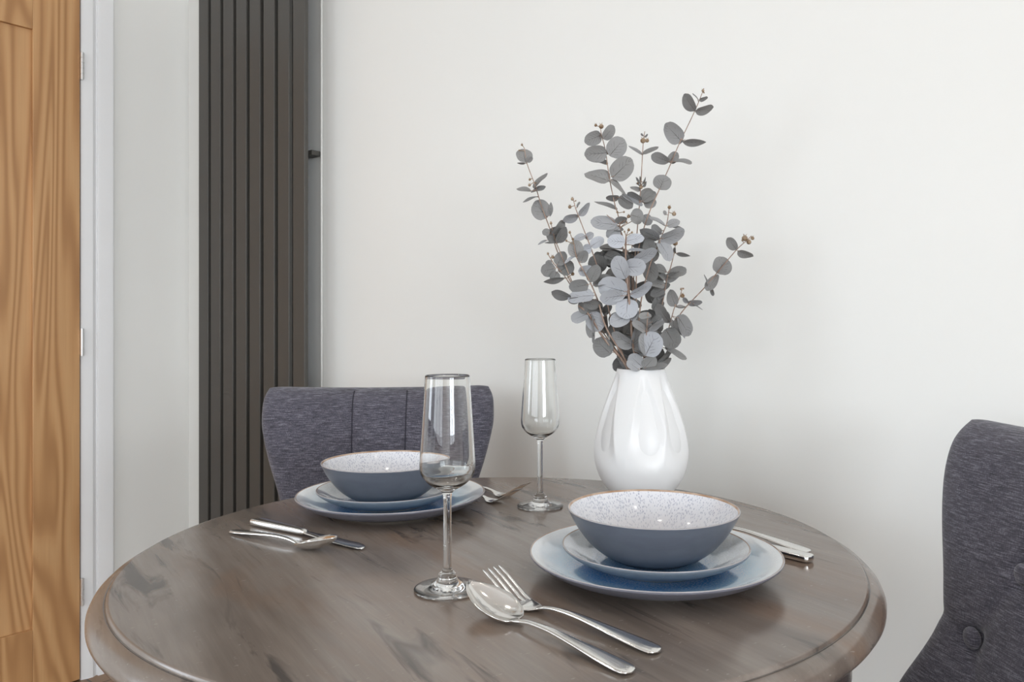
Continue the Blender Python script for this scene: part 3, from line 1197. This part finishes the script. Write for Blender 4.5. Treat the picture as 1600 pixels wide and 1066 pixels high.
# ------------------------------------------------------------------ eucalyptus stems
def A(x, y):
    return (780 + 0.2627 * x, 120 + 0.2627 * y)


def Bc(x, y):
    return (780 + 0.2627 * x, 320 + 0.2627 * y)


K = 0.2627


def leaf(bm, tint_l, al, ql, base, tip, wpx, Z, tint, flip):
    """rounded leaf from base to tip (points in space); wpx apparent width in metres"""
    ax = tip - base
    L = ax.length
    a = ax.normalized()
    nrm = (-AHEAD - a * (-AHEAD).dot(a)).normalized()
    wid = max(wpx * 1.03, 0.78 * L if wpx > 0.3 * L else 0.5 * L)
    roll = math.acos(min(1.0, wpx / wid)) * (1 if flip else -1)
    R = Matrix.Rotation(roll, 3, a)
    nrm = R @ nrm
    s = a.cross(nrm)
    nrm = s.cross(a)
    NU, NV = 10, 8
    fold = rnd.uniform(0.08, 0.30) * wid
    curl = rnd.uniform(-0.10, 0.22) * L
    wav = rnd.uniform(-0.06, 0.06) * wid
    ph = rnd.uniform(0, 6)
    rows = []
    round_ = wid / L > 0.62
    for i in range(NU + 1):
        t_ = i / NU
        if round_:
            hw = 0.5 * wid * max(0.02, (1 - abs(2 * (t_ ** 0.92) - 1) ** 2.3)) ** 0.5
        else:
            hw = 0.5 * wid * max(0.015, math.sin(PI * min(1, t_ ** 0.85))) ** 0.75
        row = []
        for k in range(NV + 1):
            q = -1 + 2 * k / NV
            h = fold * (abs(q) ** 1.6) * 0.5 * math.sin(PI * min(1, t_ + 0.15)) - curl * t_ * t_ + wav * math.sin(ph + 5 * t_) * q
            v = bm.verts.new(base + a * (L * t_) + s * (hw * q) + nrm * h)
            v[tint_l] = tint
            v[al] = t_
            v[ql] = q
            row.append(v)
        rows.append(row)
    for i in range(NU):
        for k in range(NV):
            bm.faces.new((rows[i][k], rows[i][k + 1], rows[i + 1][k + 1], rows[i + 1][k]))


# each stem: path points, depth offset (m, negative = nearer), leaves (bx,by,tx,ty,width,tint), buds (x,y,size)
# coordinates are read off enlarged views of the photograph and turned into points in space at the stem's own depth
STEMS = []


def stem(cr, path, dep0, dep1, leaves, buds, rad=0.0011, label=''):
    STEMS.append(dict(cr=cr, path=path, d0=dep0, d1=dep1, leaves=leaves, buds=buds, rad=rad, label=label))


a_ = A
stem(A, [(150, 425), (165, 515), (215, 650), (255, 780), (300, 900), (350, 1050), (440, 1250), (600, 1520), (700, 1730)], 0.0, 0.01, [
    (158, 512, 138, 422, 96, .35), (165, 508, 197, 476, 26, .45), (155, 515, 106, 514, 10, .3),
    (205, 665, 290, 577, 40, .3), (190, 690, 279, 661, 36, .25), (192, 684, 107, 652, 34, .35), (236, 712, 137, 736, 20, .35),
    (286, 838, 206, 742, 112, .35), (300, 832, 316, 748, 24, .4)],
    [(135, 405, 14), (118, 438, 9), (182, 612, 16), (180, 645, 18), (218, 632, 10)],
    label='outermost stem on the radiator side, small leaf whorls above one round leaf')
stem(A, [(305, 860), (330, 960), (365, 1050), (470, 1300), (620, 1560), (705, 1730)], -0.02, 0.0, [
    (352, 990, 328, 893, 128, .12), (310, 945, 400, 872, 55, .3), (300, 932, 257, 918, 46, .2), (285, 972, 228, 992, 18, .5), (340, 985, 408, 905, 50, .15),
    (345, 990, 262, 985, 14, .3)],
    [(308, 872, 16)], label='short stem with dark leaves just beneath the round leaf of the outermost stem')
stem(A, [(440, 725), (452, 775), (472, 830), (515, 940), (560, 1060), (620, 1250), (680, 1500), (730, 1730)], -0.03, -0.01, [
    (470, 832, 376, 844, 42, .72), (476, 826, 538, 750, 38, .7), (464, 778, 478, 744, 15, .4), (512, 948, 445, 972, 46, .75), (512, 962, 560, 930, 44, .75),
    (545, 1010, 618, 958, 66, .85), (548, 1018, 498, 1030, 60, .85)],
    [(420, 775, 22), (435, 728, 20), (455, 738, 9)], label='thin stem with pale paired leaves and two tan buds, right of the outermost stem')
stem(A, [(603, 300), (608, 345), (632, 440), (655, 600), (688, 760), (712, 850), (745, 1100), (770, 1500), (790, 1730)], 0.02, 0.02, [
    (606, 346, 514, 388, 78, .32), (618, 370, 688, 296, 62, .36), (640, 452, 511, 466, 94, .38), (656, 470, 742, 368, 118, .42), (645, 522, 568, 492, 42, .12),
    (672, 602, 790, 492, 126, .4), (655, 622, 511, 562, 96, .38), (664, 612, 752, 702, 48, .35), (702, 792, 567, 737, 38, .25), (712, 722, 636, 718, 30, .3),
    (715, 712, 792, 780, 62, .25)],
    [(607, 296, 30), (574, 289, 18), (637, 450, 28), (640, 518, 12), (702, 805, 14), (742, 805, 12), (715, 842, 10)],
    label='upright stem carrying six large round leaves, tan bud on top, left of the centre stem')
stem(A, [(866, 325), (858, 380), (852, 465), (845, 600), (836, 740), (822, 900), (800, 1200), (800, 1500), (810, 1730)], 0.03, 0.02, [
    (858, 352, 842, 338, 10, .3), (864, 360, 886, 344, 10, .3), (852, 468, 773, 403, 36, .5), (854, 462, 947, 417, 38, .3),
    (840, 640, 815, 595, 12, .3), (850, 640, 876, 596, 12, .3), (842, 625, 838, 590, 9, .3), (852, 655, 882, 625, 14, .3), (838, 655, 815, 630, 14, .3),
    (850, 745, 930, 685, 62, .28), (845, 735, 765, 686, 36, .3), (852, 768, 722, 708, 56, .72), (838, 680, 778, 655, 34, .4), (862, 745, 893, 655, 80, .35),
    (860, 755, 935, 745, 70, .35)],
    [(856, 380, 34), (880, 380, 24), (843, 657, 24), (826, 632, 14), (866, 632, 12)], label='centre stem topped by a round green-brown bud cluster')
stem(A, [(1218, 70), (1165, 200), (1070, 400), (1015, 530), (950, 675), (870, 870), (820, 1100), (815, 1500), (820, 1730)], 0.0, 0.02, [
    (1166, 202, 1091, 114, 42, .28), (1166, 202, 1276, 187, 34, .3), (1186, 140, 1149, 99, 16, .3), (1190, 138, 1239, 121, 18, .35),
    (1086, 388, 993, 278, 86, .45), (1072, 402, 1108, 372, 8, .2), (1092, 388, 1230, 398, 34, .3), (1010, 508, 907, 460, 48, .5), (1008, 508, 1066, 452, 62, .28),
    (1038, 505, 1145, 492, 44, .35), (955, 672, 985, 585, 108, .38)],
    [(1212, 83, 18), (1218, 95, 9)], label='tallest stem, leaning away from the centre with paired leaves up to the topmost tip')
stem(Bc, [(1012, 12), (997, 110), (960, 200), (930, 280), (890, 380), (840, 600), (820, 980)], -0.02, 0.01, [
    (990, 62, 982, 34, 22, .4), (985, 128, 896, 68, 36, .5), (1000, 128, 1070, 92, 50, .5), (1000, 130, 1100, 134, 22, .2), (962, 205, 1103, 172, 74, .6), (948, 215, 1030, 325, 88, .68),
    (965, 175, 904, 126, 46, .4), (955, 205, 840, 138, 44, .6), (950, 215, 850, 150, 36, .1), (905, 300, 880, 200, 70, .12), (890, 330, 915, 460, 80, .3)],
    [(1012, 16, 22), (1040, 55, 26), (960, 150, 16)], rad=0.0012, label='stem right of the centre with a pale drooping oval leaf and two small buds')
stem(Bc, [(1045, 228), (1045, 270), (1020, 370), (1000, 430), (970, 590), (930, 720), (850, 980)], 0.0, 0.01, [
    (1052, 290, 1137, 304, 22, .3), (1048, 290, 1040, 255, 14, .2), (1003, 430, 1112, 382, 66, .22), (995, 400, 898, 358, 46, .3), (992, 450, 925, 370, 50, .3), (985, 480, 880, 450, 60, .22),
    (985, 500, 900, 540, 60, .18), (980, 520, 940, 560, 40, .2)],
    [(1046, 228, 34)], label='stem right of the centre bearing a flat brown bud and a dark kidney-shaped leaf')
stem(Bc, [(1500, 185), (1470, 215), (1410, 270), (1300, 400), (1215, 500), (1110, 610), (1045, 700), (950, 860), (880, 980)], 0.0, 0.01, [
    (1412, 268, 1357, 197, 46, .35), (1420, 272, 1508, 316, 32, .42), (1300, 410, 1350, 318, 122, .3), (1298, 415, 1240, 515, 46, .4), (1238, 490, 1230, 412, 22, .4), (1262, 500, 1276, 542, 18, .4),
    (1120, 582, 1208, 588, 36, .5), (1150, 590, 1210, 627, 12, .2), (1112, 606, 1040, 606, 16, .4), (1122, 585, 1095, 552, 24, .55)],
    [(1460, 200, 36), (1485, 222, 30), (1507, 200, 22), (1447, 212, 14)], label='stem reaching farthest out over the nearer bowl side, with one round dark leaf midway')
stem(Bc, [(1090, 495), (1070, 560), (1040, 620), (1000, 760), (940, 880), (890, 980)], -0.02, 0.0, [
    (1050, 604, 1005, 508, 58, .45), (1055, 606, 1108, 600, 14, .3), (1065, 560, 1040, 530, 12, .2), (1060, 660, 1132, 778, 92, .48), (1050, 676, 1112, 795, 36, .5), (1012, 700, 935, 598, 56, .42),
    (1005, 690, 1060, 740, 40, .3), (990, 740, 1055, 850, 116, .12), (985, 850, 1112, 922, 44, .42), (880, 975, 1055, 870, 74, .15)],
    [(1090, 542, 26), (1082, 503, 14), (1096, 500, 10)], label='low stem on the side of the farthest-reaching one, large round leaf hanging at its foot')
stem(Bc, [(755, 185), (752, 300), (760, 440), (772, 560), (784, 700), (798, 850), (820, 980)], -0.055, -0.03, [
    (748, 222, 643, 215, 88, .92), (756, 218, 857, 185, 66, .9), (765, 272, 895, 262, 26, .8), (790, 340, 935, 268, 72, .8), (748, 370, 870, 372, 106, .82), (752, 440, 690, 308, 96, .7),
    (762, 520, 590, 480, 140, .82), (778, 535, 915, 478, 62, .85), (735, 540, 600, 560, 90, .78), (765, 560, 755, 680, 132, .82), (780, 660, 655, 700, 92, .72), (790, 690, 820, 620, 40, .6),
    (800, 840, 668, 772, 74, .45), (792, 850, 830, 720, 66, .5), (800, 860, 890, 897, 36, .4)],
    [(770, 150, 18), (790, 165, 14), (745, 160, 12)], rad=0.0021, label='thick brown front stem with the largest pale blue-grey leaves, down the middle')
stem(Bc, [(445, 235), (460, 310), (500, 390), (545, 470), (590, 580), (640, 740), (735, 980)], -0.035, -0.02, [
    (462, 312, 448, 212, 92, .42), (455, 306, 385, 335, 22, .85), (485, 345, 512, 270, 60, .2), (540, 462, 590, 362, 72, .2), (560, 480, 658, 420, 66, .18), (530, 474, 418, 500, 84, .2),
    (562, 540, 408, 545, 88, .75), (425, 552, 312, 528, 48, .25), (500, 580, 600, 610, 56, .2), (480, 560, 415, 580, 40, .3), (470, 395, 560, 390, 62, .75)],
    [(420, 165, 16), (438, 205, 16), (400, 215, 14)], rad=0.0014, label='pale yellowish stem crossing the front left of the bunch')
stem(Bc, [(285, 285), (325, 350), (400, 440), (520, 640), (640, 790), (725, 980)], -0.01, 0.0, [
    (335, 378, 250, 400, 84, .2), (345, 360, 385, 280, 72, .2), (355, 400, 438, 345, 104, .1), (395, 432, 263, 465, 28, .3), (345, 400, 315, 455, 60, .2), (300, 360, 290, 330, 40, .2)],
    [(318, 312, 22), (290, 292, 14), (437, 412, 22)], rad=0.0012, label='lower stem nearest the chairs by the radiator, small dark leaves ending low')
stem(Bc, [(470, 600), (530, 650), (620, 790), (730, 980)], -0.02, -0.01, [
    (525, 648, 430, 694, 74, .62), (545, 640, 600, 752, 104, .68), (545, 655, 548, 792, 48, .5), (664, 890, 572, 800, 112, .15), (525, 640, 465, 590, 50, .15), (560, 760, 553, 825, 22, .4),
    (640, 640, 632, 800, 26, .2)],
    [], rad=0.0024, label='woody low stem at the mouth with a blue-grey cupped leaf, left side')
stem(Bc, [(885, 640), (875, 780), (870, 860), (865, 980)], -0.06, -0.035, [
    (870, 895, 940, 762, 138, .78), (872, 890, 850, 760, 80, .5), (870, 752, 805, 690, 52, .4), (880, 750, 985, 700, 50, .72), (880, 735, 980, 690, 40, .5), (850, 965, 775, 895, 86, .6),
    (860, 975, 930, 905, 84, .35), (835, 985, 760, 930, 60, .6), (850, 978, 1000, 950, 40, .2), (905, 660, 830, 665, 40, .3), (905, 700, 965, 660, 50, .1)],
    [], rad=0.0014, label='low front stem at the mouth with one broad round blue-grey leaf')
stem(Bc, [(640, 60), (690, 110), (735, 190), (770, 400), (790, 980)], 0.02, 0.02, [
    (700, 118, 543, 108, 96, .62), (715, 140, 640, 188, 72, .55), (740, 150, 668, 140, 36, .15), (735, 260, 598, 262, 52, .1), (760, 305, 605, 270, 40, .08), (780, 60, 860, 80, 96, .3),
    (790, 240, 935, 245, 36, .08), (820, 235, 880, 190, 76, .2), (640, 340, 535, 342, 76, .45), (700, 330, 780, 330, 80, .2), (760, 90, 690, 95, 40, .2), (860, 60, 900, 120, 60, .5)],
    [(770, 70, 22), (795, 95, 20), (757, 105, 14)], rad=0.0012, label='inner stem behind the centre, tuft of small buds among dark leaves')
# inner leaves of the bunch, on their own stem; dark tints carry the bunch's inner shade
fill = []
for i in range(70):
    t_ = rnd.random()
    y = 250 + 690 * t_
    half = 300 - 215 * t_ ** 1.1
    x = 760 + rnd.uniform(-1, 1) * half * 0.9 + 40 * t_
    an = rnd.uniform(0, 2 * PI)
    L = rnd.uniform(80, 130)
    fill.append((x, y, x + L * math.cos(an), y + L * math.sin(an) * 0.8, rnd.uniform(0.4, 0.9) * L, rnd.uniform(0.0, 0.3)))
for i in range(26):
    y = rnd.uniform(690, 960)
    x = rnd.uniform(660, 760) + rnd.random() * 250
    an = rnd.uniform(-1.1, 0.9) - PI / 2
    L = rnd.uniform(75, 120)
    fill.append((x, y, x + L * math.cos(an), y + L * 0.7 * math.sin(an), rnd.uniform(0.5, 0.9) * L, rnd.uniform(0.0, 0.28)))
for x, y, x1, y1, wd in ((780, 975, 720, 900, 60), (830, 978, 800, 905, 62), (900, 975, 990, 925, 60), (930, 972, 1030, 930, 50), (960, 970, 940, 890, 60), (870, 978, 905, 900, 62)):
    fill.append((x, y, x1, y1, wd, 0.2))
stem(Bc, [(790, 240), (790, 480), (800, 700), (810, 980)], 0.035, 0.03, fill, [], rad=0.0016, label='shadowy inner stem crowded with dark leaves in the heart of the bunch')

mouth_px = (1002, 580)
for si, S in enumerate(STEMS):
    cr = S['cr']
    px = [cr(*q) for q in S['path']]
    ys = [q[1] for q in px]
    ymin, ymax = min(ys), 580.0

    def depth(y, S=S, ymin=ymin):
        s = max(0.0, min(1.0, (y - ymin) / max(1, 580.0 - ymin)))
        e = S['d0'] * (1 - s) + S['d1'] * s
        return VZ + e
    # end inside the mouth, then run down inside the vase
    pts3 = []
    for (x, y) in px[:-1]:
        pts3.append(at(x, y, depth(y)))
    mx = max(-0.024, min(0.024, ((px[-1][0] - 1001.5)) * 0.00102))
    mz = max(-0.024, min(0.024, S['d1']))
    r = math.hypot(mx, mz)
    if r > 0.028:
        mx, mz = mx * 0.028 / r, mz * 0.028 / r
    top = Vector((vc.x, vc.y, TZ + VH)) + RIGHT * mx + AHEAD * mz
    pts3.append(top + UP * 0.004)
    pts3.append(top - UP * 0.03)
    pts3.append(Vector((vc.x, vc.y, TZ + 0.05)) + RIGHT * mx * -0.4 + AHEAD * mz * -0.4)
    pts3 = pts3[::-1]
    root = empty('eucalyptus_stem', pts3[0])
    tag(root, S['label'], 'plant stem', 'eucalyptus stems in the white vase')
    O = pts3[0]
    bm = bmesh.new()
    sm = spline([tuple(q - O) for q in pts3], 6)
    tube(bm, sm, lambda s, R=S['rad']: R * (1.15 - 0.6 * s), 7)
    bms = bm
    bm = bmesh.new()
    tl = bm.verts.layers.float.new('tint')
    al = bm.verts.layers.float.new('along')
    ql = bm.verts.layers.float.new('across')
    inner = si == len(STEMS) - 1
    for (x0, y0, x1, y1, wd, ti) in S['leaves']:
        b = cr(x0, y0)
        e = cr(x1, y1)
        Zb = depth(b[1]) + rnd.uniform(-0.004, 0.004)
        if inner:
            Zb = VZ + 0.012 + rnd.uniform(-0.012, 0.045 if y0 < 850 else 0.02)
        L = math.hypot(e[0] - b[0], e[1] - b[1]) / FPX * Zb
        dz = rnd.uniform(-0.35, 0.15) * L
        P0, P1 = at(b[0], b[1], Zb), at(e[0], e[1], Zb + dz)
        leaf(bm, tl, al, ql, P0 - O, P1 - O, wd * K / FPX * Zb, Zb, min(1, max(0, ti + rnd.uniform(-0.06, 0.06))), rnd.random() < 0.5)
        # short stalk back to the stem
        near = min(sm, key=lambda q: (q + O - P0).length)
        if 0.001 < (near + O - P0).length < 0.03 and not inner:
            tube(bms, [near, P0 - O + (P1 - P0) * 0.12], 0.0005, 5)
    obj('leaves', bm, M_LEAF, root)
    obj('stem', bms, M_STEM, root)
    for (x, y, sz) in S['buds']:
        q = cr(x, y)
        Zb = depth(q[1])
        r = sz * K / FPX * Zb / 2
        c = at(q[0], q[1], Zb) - O
        bm = bmesh.new()
        blob(bm, c, r, (1, 1, 0.9), Euler((rnd.uniform(0, 1), rnd.uniform(0, 1), 0)).to_matrix(), seg=10)
        near = min(sm, key=lambda p_: (p_ - c).length)
        if (near - c).length > 0.0008:
            tube(bm, [near, c], 0.0006, 5)
        for k in range(3):
            an = k * 2.1 + x
            tube(bm, [c + Vector((0, 0, r * 0.5)), c + Vector((math.cos(an) * r * 0.8, math.sin(an) * r * 0.8, r * 1.5))], lambda s, r=r: 0.22 * r * (1.1 - s), 5)
        obj('bud', bm, M_BUD, root)
